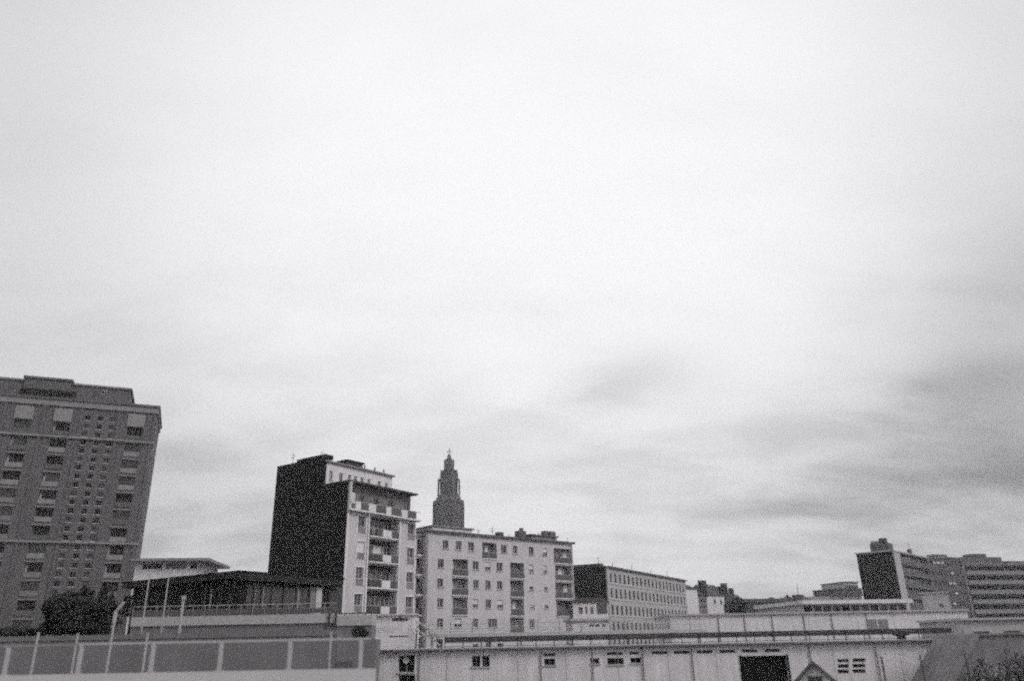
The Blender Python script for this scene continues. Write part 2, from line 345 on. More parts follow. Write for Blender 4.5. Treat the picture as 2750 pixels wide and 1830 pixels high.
# ------------------------------------------------------------------ 3. black pavilion with low hipped roof
AZ_A = 34.0
def pavilion():
    F = Facade(*zL(1130, 330), 78, AZ_A)          # right wing runs along local x, left wing along local y
    root = thing('pavilion', 'long black flat-eaved pavilion with dark glazed walls and deep roof fascia', 'building', F.o, F.th)
    zt = F.z(*zL(1130, 302)); zb = F.z(*zL(1130, 372)); Lx = F.u(*zL(2150, 400)); Ly = F.side_depth(*zL(0, 400))[0]
    z0 = 0
    part('body', 'black', root, 1.1, Lx-.6, 1.1, Ly-.5, z0, zb)
    part('fascia', 'slate', root, 0, Lx, 0, Ly, zb+.003, zt-.12); part('eaves_trim', 'dark', root, -.12, Lx+.12, -.12, Ly+.12, zt-.117, zt)
    b = MB(); n = 0; b.quad((0,0,zt+.003),(Lx,0,zt+.003),(Lx-8,6,zt+.5),(8,6,zt+.5)); b.quad((0,0,zt+.003),(8,6,zt+.5),(8,Ly-8,zt+.5),(0,Ly,zt+.003))
    b.quad((0,Ly,zt+.003),(8,Ly-8,zt+.5),(Lx-8,Ly-8,zt+.5),(Lx,Ly,zt+.003)); b.quad((Lx,0,zt+.003),(Lx,Ly,zt+.003),(Lx-8,Ly-8,zt+.5),(Lx-8,6,zt+.5)); b.quad((8,6,zt+.5),(Lx-8,6,zt+.5),(Lx-8,Ly-8,zt+.5),(8,Ly-8,zt+.5))
    b.build('roof', 'slate', root)
    part('gutter', 'grey', root, .3, Lx-.4, .25, .40, zb-.14, zb-.003)
    u = lambda x: F.u(*zL(x, 540), 1.0)
    xs = [1200, 1270, 1345, 1445, 1560, 1690, 1810]
    for i, (a, c) in enumerate(zip(xs, xs[1:])):
        window(root, u(a)+.08, u(c)-.08, zb-2.7, zb-.5, y=.98, sill=False, style=('', 'curtain', 'curtain', '', '', 'curtain')[i], fr='dgrey', glass='glass2')
        part('post', 'grey' if i in (4,) else 'dgrey', root, u(c)-.06, u(c)+.06, .80, .96, z0, zb-.145)
    part('pale_panel', 'cream', root, u(1875), u(1930), .85, 1.09, z0, zb-.35); part('pale_panel', 'grey', root, u(1812), u(1873), .9, 1.09, z0, zb-.35)
    window(root, u(1945), u(2010), zb-2.7, zb-.5, y=.98, sill=False, style='', glass='dark', fr='dgrey')
    part('end_panel', 'dgrey', root, u(2020), u(2135), .95, 1.09, z0, zb-.2)
    for x in (990, 900, 640, 300, 60):             # glazing of the left wing
        v, _ = F.side_depth(*zL(x, 500), 1.0)
        o = window(root, 0, 1.5, 0, 2.2, y=0, sill=False, style='curtain' if x in (900,) else '', glass='dark', fr='dgrey'); o.location = (.98, v, zb-2.9); o.rotation_euler.z = -math.pi/2
    for x in (980, 820, 480): 
        v, _ = F.side_depth(*zL(x, 500), 1.0); part('post', 'dgrey', root, .8, .96, v-.07, v+.07, z0, zb-.003)
pavilion()

# ------------------------------------------------------------------ 4. apartment block with black gable
def zA(x, y): return 700 + x/3.267, 1200 + y/3.267
def block_a():
    F = Facade(*zA(775, 290), 100, AZ_A)
    root = thing('apartment_block', 'narrow white apartment block with a black blank gable and stacked loggias', 'building', F.o, F.th)
    uz = lambda x, y, d=0: F.uz(*zA(x, y), d)
    U = lambda x, y, d=0: uz(x, y, d)[0]; Z = lambda x, y, d=0: uz(x, y, d)[1]
    zt = Z(775, 292); uR = U(1365, 420); t = 1.3
    zbal = Z(765, 548)                                # floor of the top terrace
    depth = F.side_depth(*zA(150, 178))[0]; dA = F.side_depth(*zA(562, 200))[0]
    zback = F.side_depth(*zA(150, 176))[1]; zatt = F.side_depth(*zA(560, 125))[1]
    fh = (zbal - Z(950, 1257)) / 3.0
    fh = (Z(1070, 800) - Z(1060, 1245)) / 2.0
    slabs = [Z(1075, 800)+.0, Z(1070, 800)-fh, Z(1070, 800)-2*fh, Z(1070, 800)-3*fh, Z(1070, 800)-4*fh, Z(1070, 800)-5*fh]
    slabs = [s for s in slabs if s > .4]
    ul0, ul1 = U(857, 640), U(922, 640); uc0, uc1 = U(955, 690), U(1207, 690); ur0, ur1 = U(1290, 715), U(1350, 715)
    ops = []; W_ = []
    for i, s in enumerate(slabs):
        zl0, zl1 = s + .95, s + 2.3
        ops += [(ul0, ul1, zl0, zl1), (ur0, ur1, zl0, zl1), (uc0, uc1, s, min(s+fh-.35, zbal-.42))]
        W_.append((i, s, zl0, zl1))
    wall(0, uR, 0, zbal-.2, [o for o in ops if o[3] < zbal-.25], t).build('facade_wall', 'cream', root)
    part('body', 'cream', root, .3, uR, t, depth, 0, zbal-.2)
    # black gable wall
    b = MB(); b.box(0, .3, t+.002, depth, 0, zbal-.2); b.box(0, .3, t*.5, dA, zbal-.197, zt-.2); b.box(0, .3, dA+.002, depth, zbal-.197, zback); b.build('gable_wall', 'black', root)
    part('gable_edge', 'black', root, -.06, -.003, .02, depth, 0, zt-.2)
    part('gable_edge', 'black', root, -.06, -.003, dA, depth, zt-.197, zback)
    for i, s, a, c in W_:
        sh = 'shut' if i == 1 else ''
        window(root, ul0, ul1, a, c, style=sh or random.choice(('', 'curtain'))); window(root, ur0, ur1, a, c, style=random.choice(('', 'curtain')))
        for (x0, x1) in ((ul0, ul1), (ur0, ur1)):
            part('window_surround', 'white', root, x0-.22, x0-.04, -.07, -.003, s+.1, c+.15); part('window_surround', 'white', root, x1+.04, x1+.22, -.07, -.003, s+.1, c+.15)
            part('window_surround', 'white', root, x0-.038, x1+.038, -.07, -.003, c+.01, c+.15)
            part('apron_panel', 'conc_l', root, x0, x1, -.04, -.003, s+.15, a-.14)
        pn = [(.22, .42, 'midgrey'), (.43, .74, 'white'), (.75, 1, 'midgrey')] if i == 0 else [(.02, .44, 'dgrey'), (.45, .75, 'white'), (.76, 1, 'midgrey')]
        loggia(root, uc0, uc1, s, min(s+fh-.35, zbal-.42), t, .95, wallm='dgrey', panels=pn, doors=3)
    for u in (uc0-.35, uc1+.1): part('pilaster', 'white', root, u, u+.25, -.18, -.003, 0, zbal-.22)
    part('corner_pilaster', 'white', root, 0, .35, -.1, -.003, 0, zbal-.22)
    # terrace storey, set back behind its parapet; grey walls carry the recess shade
    part('terrace_slab', 'white', root, -.02, uR+.5, -.7, t+.1, zbal-.197, zbal)
    st = 1.0; 
    tops = []
    for x0, x1 in ((875, 895), (1000, 1030), (1128, 1155), (1272, 1300)): tops.append((U(x0, 440, st), U(x1, 440, st)))
    wd = [(a-.1, c+.25, zbal+.1, zbal+2.25) for a, c in tops]
    wb = wall(.35, uR-.05, zbal+.003, zt-.25, wd, .4); o = wb.build('terrace_wall', 'grey', root, loc=(0, st, 0))
    part('terrace_body', 'grey', root, .35, uR-.05, st+.4, dA+.5, zbal+.003, zt-.25)
    part('end_wall', 'cream', root, .0, .33, -.35, st+.5, zbal+.003, zt-.25)
    for a, c, z0, z1 in wd: window(root, a, c, z0, z1, y=st+.15, sill=False, style='', glass='dark')
    part('blind', 'white', root, U(822, 410), U(875, 410), st-.12, st-.02, zbal+1.0, zbal+2.4)
    ps = [(830, 878, 'white'), (880, 942, 'midgrey'), (948, 1012, 'white'), (1018, 1098, 'midgrey'), (1102, 1146, 'white'), (1152, 1230, 'midgrey'), (1236, 1290, 'white'), (1296, 1366, 'midgrey')]
    for a, c, mm in ps: part('parapet_panel', mm, root, U(a, 540, -.55), U(c, 540, -.55), -.6, -.52, zbal+.05, zbal+1.0)
    part('handrail', 'psteel', root, 0, uR+.3, -.62, -.5, zbal+1.003, zbal+1.07)
    part('roof_slab', 'dgrey', root, -.08, uR+.15, -.25, dA+.2, zt-.247, zt)
    # attic set back
    ua1 = U(1155, 300, dA); za = zatt
    ws = []
    for x0, x1 in ((605, 630), (690, 722), (768, 785), (820, 850), (880, 905), (940, 965), (1030, 1050), (1095, 1120)):
        ws.append((U(x0, 240, dA), max(U(x1, 240, dA), U(x0, 240, dA)+.6)))
    wo = [(a, c, zt+.75, zt+1.95) for a, c in ws if c < ua1-.2]
    wall(.3, ua1, zt+.003, za-.15, wo, .3).build('attic_wall', 'white', root, loc=(0, dA, 0))
    for w in wo: window(root, *w, y=dA+.12, style='')
    part('attic_body', 'white', root, .3, ua1, dA+.3, depth, zbal-.19, za-.15)
    part('attic_roof', 'conc_l', root, .0, ua1+.25, dA-.35, depth+.1, za-.147, za+.05)
    d1 = F.side_depth(*zA(370, 120))[0]; z1 = F.side_depth(*zA(370, 107))[1]
    part('gable_parapet', 'black', root, -.05, 1.4, dA+.02, d1, zback-.2, z1); 
    d2 = F.side_depth(*zA(300, 140))[0]; part('roof_stack', 'dgrey', root, .3, 2.2, d1+.1, d2, zback, zback+.5)
    for x, d, h in ((.9, depth-2, 2.2), (3.4, dA+4.5, 2.6), (6.2, dA+3, 1.8)):
        b = MB().tube((x, d, za), (x, d, za+h), .035, 5); b.box(x-.45, x+.45, d-.02, d+.02, za+h-.3, za+h-.26).box(x-.3, x+.3, d-.02, d+.02, za+h-.65, za+h-.61); b.build('antenna', 'steel', root)
    # roof room
    a, z2 = uz(672, 112, dA+2.5); c = U(832, 130, dA+2.5)
    part('lift_house', 'dgrey', root, a+2.0, c+1.5, dA+2.5, dA+5, za+.053, z2+.1)
    part('lift_house_cap', 'black', root, a+1.8, c+1.7, dA+2.3, dA+5.2, z2+.103, z2+.3)
    for k, x in enumerate((910, 1000, 1080)):
        a = U(x, 230, dA+1); MB().tube((a, dA+1, za+.05), (a, dA+1, za+.9), .12).build('vent_pipe', 'conc_l', root)
block_a()

# ------------------------------------------------------------------ 5. church tower, far behind
def church():
    Y = 430; p = at(1080 + 390/3.1354, 1180 + 730/3.1354, Y)
    root = thing('church_tower', 'dark stepped concrete lantern tower of a church topped with a cross', 'church', (p.x, p.y, 0))
    zz = lambda y: at(1205, 1180 + y/3.1354, Y).z
    rr = lambda a, b: abs(at(1080+b/3.1354, 1400, Y).x - at(1080+a/3.1354, 1400, Y).x)/2/math.cos(math.pi/8)
    q = math.pi/8
    b = MB(); r = rr(272, 508); b.frustum(8, r, 0, r, zz(548), q); b.build('shaft', 'church', root)
    for i in range(8):
        t = q + i*math.pi/4; w = MB().box(-.6, .6, -.6, .6, 0, zz(545)); w.build('buttress', 'church', root, (r*math.cos(t), r*math.sin(t), 0), t)
        for s in (-.25, 0, .25):       # tall louvred slots of the shaft
            tt = t + math.pi/8; rx = r*math.cos(q)
            if i in (3, 4, 5, 6, 7): MB().box(-.05, .12, -.55, .55, zz(740), zz(575)).build('slot_panel', 'dgrey', root, (rx*math.cos(tt) - s*9*math.sin(tt), rx*math.sin(tt) + s*9*math.cos(tt), 0), tt)
    MB().frustum(8, r+.7, zz(548)+.01, r+.7, zz(528), q).build('gallery', 'church', root)
    r1 = rr(285, 497); MB().frustum(8, r1, zz(528)+.01, r1*.96, zz(500), q).build('stage', 'church', root)
    r2 = rr(298, 484); MB().frustum(8, r2, zz(500)+.01, r2*.98, zz(480), q).build('stage', 'church', root)
    r3 = rr(325, 460)
    MB().frustum(8, r3, zz(480)+.01, r3*.98, zz(278), q).build('lantern', 'church', root)
    for i in range(8):
        t = q + i*math.pi/4; c, s = math.cos(t), math.sin(t)
        MB().tube((r2*c*.97, r2*s*.97, zz(482)), (r2*c*.95, r2*s*.95, zz(345)), .32, 6).build('column', 'church', root)
        MB().tube((r2*c*.95, r2*s*.95, zz(348)), (r3*c*.95, r3*s*.95, zz(342)), .45, 6).build('tie_beam', 'church', root)
        MB().box(-.3, .3, -.5, .5, zz(470), zz(290)).build('lantern_fin', 'dgrey', root, (r3*c, r3*s, 0), t)
    MB().frustum(8, r3+.4, zz(278)+.01, r3+.4, zz(270), q).build('gallery', 'church', root)
    r4 = rr(356, 428); MB().frustum(8, r4, zz(270)+.01, r4, zz(185), q).build('upper_lantern', 'church', root)
    for i in range(8):
        t = q + i*math.pi/4; MB().box(-.3, .4, -.3, .3, zz(270), zz(178)).build('pinnacle', 'church', root, (r4*math.cos(t), r4*math.sin(t), 0), t)
    MB().frustum(8, r4*.95, zz(185)+.01, r4*.45, zz(158), q).frustum(8, r4*.45, zz(158)+.01, r4*.4, zz(140), q).frustum(8, r4*.4, zz(140)+.01, .3, zz(128), q).build('cap', 'church', root)
    b = MB(); z = zz(83); b.box(-.2, .2, -.2, .2, zz(130), z).box(-1.3, 1.3, -.19, .19, z-2.0, z-1.6); b.build('cross', 'church', root)
church()

# ------------------------------------------------------------------ 6. long white apartment building
def zB(x, y): return 1080 + x/3.1354, 1180 + y/3.1354
def block_b():
    F = Facade(*zB(212, 760), 122, 50)
    root = thing('apartment_building', 'wide pale five-storey apartment building with scattered square windows and balconies', 'building', F.o, F.th)
    uz = lambda x, y, d=0: F.uz(*zB(x, y), d); U = lambda x, y, d=0: uz(x, y, d)[0]; Z = lambda x, y, d=0: uz(x, y, d)[1]
    zt = Z(212, 765); uR = U(1432, 885); t = 1.1
    # floor levels from loggia floors of the columns at x~490
    s2, s3, s4 = Z(490, 1155), Z(490, 1332), Z(490, 1485); fh = (s2 - s4)/2; lv = [s2+fh, s2, s2-fh, s2-2*fh, s2-3*fh, s2-4*fh]; lv = [l for l in lv if l > .2]
    def wcol(x0, x1, y): return U(x0, y), U(x1, y)
    ops = []; wins = []; logs = []
    rows = {0: dict(w=[(340,390),(450,500),(555,605),(830,880),(930,970),(1065,1105),(1185,1220)], l=[(675,795),(1275,1420)], y=900),
            1: dict(w=[(300,350),(595,645),(700,745),(795,845),(1070,1105),(1190,1220)], l=[(425,555),(910,1025),(1288,1425)], y=1070),
            2: dict(w=[(295,345),(600,645),(700,745),(800,845)], s=[(1070,1105),(1195,1225)], l=[(420,555),(910,1025),(1290,1428)], y=1230),
            3: dict(w=[(295,345),(595,640),(705,750),(800,850)], s=[(1075,1115),(1200,1232)], l=[(425,550),(915,1025),(1300,1432)], y=1410),
            4: dict(w=[(295,345),(440,500),(595,640),(720,800),(1075,1115)], l=[(910,1025)], y=1560)}
    for k, r in rows.items():
        if k >= len(lv): break
        s = lv[k]
        for x0, x1 in r['w']:
            a, c = wcol(x0, x1, r['y']); ops.append((a, c, s+1.05, s+2.35)); wins.append(ops[-1])
        for x0, x1 in r.get('s', []):
            a, c = wcol(x0, x1, r['y']); ops.append((a, c, s+1.1, s+1.7)); wins.append(ops[-1])
        for x0, x1 in r['l']:
            a, c = wcol(x0, x1, r['y']); ops.append((a, c, s+.02, s+2.5)); logs.append(ops[-1])
    for k in range(5, len(lv)):
        for x0, x1 in rows[3]['w']: a, c = wcol(x0, x1, 1410); ops.append((a, c, lv[k]+1.05, lv[k]+2.35)); wins.append(ops[-1])
    wall(0, uR, 0, zt-.3, ops, t).build('facade_wall', 'cream', root)
    part('body', 'cream', root, 0, uR, t, 14, 0, zt-.3)
    part('roof', 'conc', root, -.2, uR+.35, -.45, 14.3, zt-.297, zt)
    for w in wins: window(root, *w)
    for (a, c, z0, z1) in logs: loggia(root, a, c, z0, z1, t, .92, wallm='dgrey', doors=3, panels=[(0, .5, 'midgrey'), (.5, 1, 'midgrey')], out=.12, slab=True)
    # recessed link towards the block with the black gable
    uL = -9.0; d = 1.2; lo = []
    for k, s in enumerate(lv):
        a, c = U(118+2*0, 1075, d), U(206, 1075, d); lo.append((a, c, s+.1, s+fh-.5))
    o = wall(uL, -.05, 0, zt-.9, lo, 1.0).build('link_wall', 'white', root, loc=(0, d, 0)); part('link_body', 'white', root, uL, -.05, d+1, 13, 0, zt-.9); part('link_roof', 'conc_l', root, uL-.1, -.03, d-.5, 13, zt-.897, zt-.6)
    for a, c, z0, z1 in lo:
        part('loggia_back', 'dgrey', root, a, c, d+.8, d+.99, z0, z1); window(root, a+.5, c-.1, z0+.1, z1-.2, y=d+.7, sill=False, style='')
        part('parapet_panel', 'midgrey', root, a, c, d-.1, d-.03, z0, z0+.85); part('balcony_slab', 'white', root, a-.1, c+.1, d-.4, d-.003, z0-.3, z0-.05)
    # roofscape
    def roofbox(n, m, x0, x1, y, dd, dep, cap=None):
        a, c = U(x0, y+20, dd), U(x1, y+20, dd); z = Z((x0+x1)/2, y, dd); part(n, m, root, a, c, dd, dd+dep, zt+.003, max(z, zt+.4))
        if cap: part(n+'_cap', cap, root, a-.3, c+.3, dd-.3, dd+dep+.3, max(z, zt+.4)+.003, max(z, zt+.4)+.2)
    roofbox('roof_room', 'white', 255, 590, 752, 3, 5, 'conc_l'); roofbox('chimney', 'dgrey', 812, 855, 785, 3, 1); roofbox('chimney', 'conc', 985, 1045, 775, 3, 1.2)
    roofbox('chimney', 'conc', 1000, 1022, 750, 3.3, .5); roofbox('roof_room', 'conc_l', 1085, 1300, 822, 3, 5, 'conc'); roofbox('chimney', 'conc', 1200, 1228, 775, 4, 1); roofbox('chimney', 'conc', 1250, 1292, 780, 4, 1.2)
    a = U(760, 790, 3); b = MB(); z = Z(760, 745, 3); b.tube((a, 3, zt), (a, 3, z), .04, 5); b.box(a-.5, a+.5, 2.97, 3.03, z-.35, z-.3).box(a-.3, a+.3, 2.97, 3.03, z-.7, z-.65); b.build('antenna', 'steel', root)
    for x, d, h in ((640, 6, 1.8), (900, 5, 1.3), (1150, 8, 2.6), (1390, 4, 1.4)):
        a = U(x, 830, d); b = MB().tube((a, d, zt), (a, d, zt+h), .035, 5); b.box(a-.35, a+.35, d-.02, d+.02, zt+h-.25, zt+h-.21); b.build('antenna', 'steel', root)
    for a in (.12, uR-.3): part('downpipe', 'pale', root, a, a+.1, -.12, -.003, 0, zt-.3)
block_b()

# ------------------------------------------------------------------ 7. long four-storey building with black end wall and its neighbours
def zC(x, y): return 1500 + x/3.928, 1480 + y/3.928
def block_c():
    F = Facade(*zC(507, 160), 172, 29.5)
    root = thing('terrace_building', 'long receding pale building with rows of narrow windows and a black end wall', 'building', F.o, F.th)
    U = lambda x, y, d=0: F.uz(*zC(x, y), d)[0]; Z = lambda x, y, d=0: F.uz(*zC(x, y), d)[1]
    zt = Z(507, 162); uR = U(1335, 310); t = .3
    dep = min(F.side_depth(*zC(158, 300))[0], 40)
    z3 = Z(565, 625); z2 = Z(565, 450); fh = (z2-z3)/1.0; fh = min(max(fh, 2.9), 3.6)
    u0, u1 = U(560, 420), U(1325, 500); n = 20; du = (u1-u0)/(n-1); ops = []
    rows = [Z(850, 350), Z(850, 490), Z(850, 655), Z(850, 790)]
    zrow = [z2+fh-.2, z2, z2-fh, z2-2*fh, z2-3*fh]
    for k, zc in enumerate(zrow):
        if zc < 1.5: continue
        for i in range(n):
            u = u0+du*i; ops.append((u-.55, u+.55, zc-1.0, zc+.95))
    ops = [o for o in ops if o[3] < zt-.5]
    wall(0, uR, 0, zt-.35, ops, t).build('facade_wall', 'pale', root)
    part('body', 'pale', root, .35, uR, t, dep, 0, zt-.35); part('end_wall', 'black', root, -.02, .35, t+.002, dep, 0, zt)
    part('roof', 'conc', root, .36, uR+.3, -.45, dep, zt-.347, zt)
    for o in ops: window(root, *o, y=.14, sill=False, style=random.choice(('', '', '', 'curtain')), fr='conc_l', glass=random.choice(('dark', 'glass', 'dark')))
    for k, zc in enumerate(zrow[:-1]): part('string_course', 'cream', root, 0.36, uR, -.12, -.003, zc-1.35, zc-1.2)
    for f_, h in ((.05, 2.2), (.2, 1.6), (.42, 2.0), (.66, 1.7), (.9, 2.1)):
        x = uR*f_; b = MB().tube((x, 3, zt), (x, 3, zt+h), .05, 5); b.box(x-.5, x+.5, 2.97, 3.03, zt+h-.3, zt+h-.25); b.build('antenna', 'steel', root)
    for f_ in (.12, .3, .55, .75): part('chimney', 'conc', root, uR*f_, uR*f_+1.2, 5, 6, zt+.003, zt+.8)
    for x in (200, 320, 400): 
        v = F.side_depth(*zC(x, 165))[0]; part('roof_stack', 'dgrey', root, .0, 1.5, v-1.0, v+1.5, zt+.002, zt+.6)
block_c()
def pitched(name, label, cat, px0, px1, py_eave, py_ridge, Y, az, wallm, roofm, depth, wins=(), zoom=zC, chimneys=(), flat=False, ridge_in=True, extra=None, winh=1.5, sty=''):
    F = Facade(*zoom(px0, py_eave), Y, az); root = thing(name, label, cat, F.o, F.th)
    uR = F.u(*zoom(px1, py_eave)); ze = F.z(*zoom((px0+px1)/2, py_eave)); zr = F.z(*zoom((px0+px1)/2, py_ridge), depth/2 if not flat else 0)
    ops = []
    for (a, y0, c, y1) in wins:
        p0 = zoom(a, y0); p1 = zoom(c, y1); ops.append(F.rect(p0[0], p0[1], p1[0], p1[1]))
    wall(0, uR, 0, ze, ops, .35).build('wall', wallm, root); part('body', wallm, root, 0, uR, .35, depth, 0, ze)
    for o in ops: window(root, *o, y=.15, sill=False, style=sty, glass='dark' if random.random() < .6 else 'glass')
    if flat: part('roof', roofm, root, -.25, uR+.25, -.3, depth+.3, ze+.003, max(zr, ze+.3))
    else:
        b = MB(); e = .3; y0, y1 = -e, depth+e; h = depth/2; b.quad((-e,y0,ze+.01), (uR+e,y0,ze+.01), (uR+e,h,zr), (-e,h,zr)); b.quad((-e,h,zr), (uR+e,h,zr), (uR+e,y1,ze+.01), (-e,y1,ze+.01))
        b.quad((-e,y0,ze+.01), (-e,h,zr), (-e,y1,ze+.01)); b.quad((uR+e,y0,ze+.01), (uR+e,y1,ze+.01), (uR+e,h,zr)); b.quad((-e,y0,ze+.01), (-e,y1,ze+.01), (uR+e,y1,ze+.01), (uR+e,y0,ze+.01)); b.build('roof', roofm, root)
    for a, c, top, mm in chimneys:
        u0, u1 = F.u(*zoom(a, top), depth/2), F.u(*zoom(c, top), depth/2); part('chimney', mm, root, u0, u1, depth/2-.6, depth/2+.6, ze, F.z(*zoom((a+c)/2, top), depth/2))
    return root, F, uR, ze
# small white house before the black end wall
r_, F_, u_, z_ = pitched('small_house', 'small white house with dark low roof and three narrow windows below the black end wall', 'house', 150, 520, 548, 498, 140, 78, 'white', 'slate', 7,
    wins=[(215,595,255,675), (280,595,306,675), (335,595,370,675)])
part('garage_panel', 'midgrey', r_, F_.u(*zC(402,610)), F_.u(*zC(512,610)), -.05, -.003, F_.z(*zC(455,668)), F_.z(*zC(455,560)))
pitched('outbuilding', 'low white outbuilding with three square dark windows beneath the small white house', 'building', 150, 530, 742, 730, 112, 82, 'white', 'pale', 5, wins=[(325,780,375,812), (388,780,432,812), (460,780,497,812)], flat=True)
# neighbours beyond
pitched('corner_house', 'pale windowless-looking house with a dark sloping roof at the far end of the long building', 'house', 1338, 1462, 408, 345, 262, 40, 'white', 'slate', 12)
r_, F_, u_, z_ = pitched('narrow_house', 'narrow grey house with tall dark chimney top squeezed between two pale houses', 'house', 1462, 1560, 478, 410, 272, 60, 'grey', 'slate', 12, wins=[(1490,590,1555,615), (1490,510,1545,550)], chimneys=[(1478, 1545, 318, 'slate')])
r_, F_, u_, z_ = pitched('mansard_house', 'pale house with grey mansard roof and two upright windows, dark gable at its right', 'house', 1560, 1745, 480, 365, 285, 62, 'white', 'dgrey', 10, wins=[(1640,515,1660,570), (1705,520,1725,575)], chimneys=[(1715, 1765, 348, 'slate'), (1565, 1580, 355, 'white')])
part('gable_wall', 'slate', r_, u_+.05, u_+.5, -.1, 10.1, 0, F_.z(*zC(1755, 375)))
pitched('slate_roofed_house', 'dark house with long slate roof falling away to the right of the mansard house', 'house', 1770, 1960, 560, 440, 300, 38, 'dgrey', 'slate', 14, chimneys=[(1800, 1830, 400, 'slate')])
pitched('grey_house', 'grey gabled house half hidden behind the long slate roof', 'house', 1880, 2010, 560, 470, 340, 55, 'grey', 'dgrey', 12)

# ------------------------------------------------------------------ 8. right-hand group
def zR(x, y): return 2050 + x/3.367, 1420 + y/3.367
def tower_r():
    F = Facade(*zR(1168, 200), 215, 42)
    root = thing('tower_block', 'apartment tower with black blank side, pale corner strip and banded balconies', 'building', F.o, F.th)
    U = lambda x, y, d=0: F.uz(*zR(x, y), d)[0]; Z = lambda x, y, d=0: F.uz(*zR(x, y), d)[1]
    zt = Z(1168, 205); uR = U(1475, 240); dep = F.side_depth(*zR(835, 205))[0]; us = U(1225, 205)
    t = 1.2; fh = (Z(1350, 325)-Z(1350, 520))/2; lv = [zt-fh*(i+1) for i in range(12) if zt-fh*(i+1) > .5]
    ops = [(us, uR-.4, l+.05, l+fh-.35) for l in lv]
    wall(0, uR, 0, zt-.1, ops, t).build('facade_wall', 'conc_l', root); part('body', 'conc', root, .3, uR, t, dep, 0, zt-.1)
    part('side_wall', 'black', root, -.02, .3, t+.002, dep, 0, zt-.1); part('side_wall_edge', 'black', root, -.06, -.023, .03, dep, 0, zt-.1); part('corner_strip', 'pale', root, 0, us-.05, -.12, -.003, 0, zt-.1)
    part('roof', 'pale', root, -.3, uR+.3, -.3, dep+.3, zt-.097, zt+.25)
    for l in lv:
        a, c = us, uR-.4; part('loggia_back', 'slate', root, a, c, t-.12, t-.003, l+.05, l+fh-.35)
        n = 4; w = (c-a)/n
        for i in range(n): window(root, a+w*i+.3, a+w*(i+1)-.3, l+.15, l+fh-.6, y=t-.2, sill=False, style='')
        part('parapet_panel', 'midgrey', root, a, c+.4, -.5, -.42, l, l+1.0); part('balcony_slab', 'conc_l', root, a, c+.4, -.5, -.003, l-.15, l-.003)
    u0 = F.side_depth(*zR(1130, 200))[0]; u1 = F.side_depth(*zR(965, 200))[0]
    part('plant_room', 'conc', root, .5, 4.5, u0, u1, zt+.253, zt+2.3); part('chimney', 'dgrey', root, 1, 2.2, u0+.5, u0+2.3, zt+2.303, zt+3.6); part('vent_box', 'conc_l', root, .6, 2.6, u0+(u1-u0)*.55, u1-.3, zt+2.303, zt+3.0)
    part('chimney', 'conc', root, us-.5, us+1.2, 2, 3.5, zt+.253, zt+1.3); a = U(1330, 180, 3); part('chimney', 'conc', root, a-.4, a+.9, 3, 4, zt+.253, zt+2.6)
    MB().tube((a-.2, 3.3, zt+2.6), (a-.2, 3.3, zt+4.6), .06, 5).build('antenna', 'steel', root)
tower_r()
def banded(name, label, px0, px1, pyt0, Y, az, fh, nlev, m1, m2, dep=14, tops=(), windows=True):
    F = Facade(*zR(px0, pyt0), Y, az); root = thing(name, label, 'building', F.o, F.th)
    zt = F.z(*zR(px0, pyt0)); uR = F.u(*zR(px1, pyt0+15)); t = 1.4
    lv = [zt-fh*(i+1) for i in range(nlev) if zt-fh*(i+1) > .3]
    ops = [(.8, uR-.8, l, l+fh-.5) for l in lv]
    wall(0, uR, 0, zt, ops, t).build('facade_wall', m1, root); part('body', m2, root, 0, uR, t, dep, 0, zt); part('roof', m1, root, -.3, uR+.3, -.4, dep+.3, zt+.003, zt+.4)
    for l in lv:
        n = max(3, int((uR-1.6)/3.4)); w = (uR-1.6)/n
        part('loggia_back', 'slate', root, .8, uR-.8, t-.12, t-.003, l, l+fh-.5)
        for i in range(n):
            if windows: window(root, .8+w*i+.5, .8+w*(i+1)-.7, l+.1, l+fh-.75, y=t-.2, sill=False, fr='conc', glass='dark', style=random.choice(('', '', 'curtain')))
            part('parapet_panel', m1, root, .8+w*i+.02, .8+w*(i+1)-.02, -.45, -.37, l+.02, l+1.05)
        part('balcony_slab', m1, root, .5, uR-.5, -.5, -.003, l-.2, l+.01)
    for x0, x1, y, mm, dd in tops:
        a, c = F.u(*zR(x0, y), dd), F.u(*zR(x1, y), dd); z = F.z(*zR((x0+x1)/2, y), dd); part('roof_room', mm, root, a, c, dd, dd+4, zt+.403, max(z, zt+.9))
    return root
def grey_block():
    F = Facade(*zR(1470, 268), 250, 70); root = thing('grey_apartment_block', 'plain grey apartment block rising just behind the tower with the pale corner strip', 'building', F.o, F.th)
    zt = F.z(*zR(1470, 268)); uR = F.u(*zR(1760, 300)); ops = []
    for k in range(9):
        for i in range(7):
            u = 1.5+(uR-3)*i/6; z = zt-3.0*k-2.4
            if z > 1: ops.append((u-.7, u+.7, z, z+1.4))
    wall(0, uR, 0, zt, ops, .3).build('facade_wall', 'conc', root); part('body', 'conc', root, 0, uR, .3, 14, 0, zt); part('roof', 'conc_l', root, -.3, uR+.3, -.3, 14.3, zt+.003, zt+.3)
    for o in ops: window(root, *o, y=.15, sill=False, fr='conc_l')
    for a, c, y, d in ((1540, 1660, 238, 3), (1490, 1530, 255, 5), (1690, 1730, 262, 4)):
        u0, u1 = F.u(*zR(a, y), d), F.u(*zR(c, y), d); part('roof_room', 'conc', root, u0, u1, d, d+3, zt+.303, max(F.z(*zR((a+c)/2, y), d), zt+.8))
grey_block()
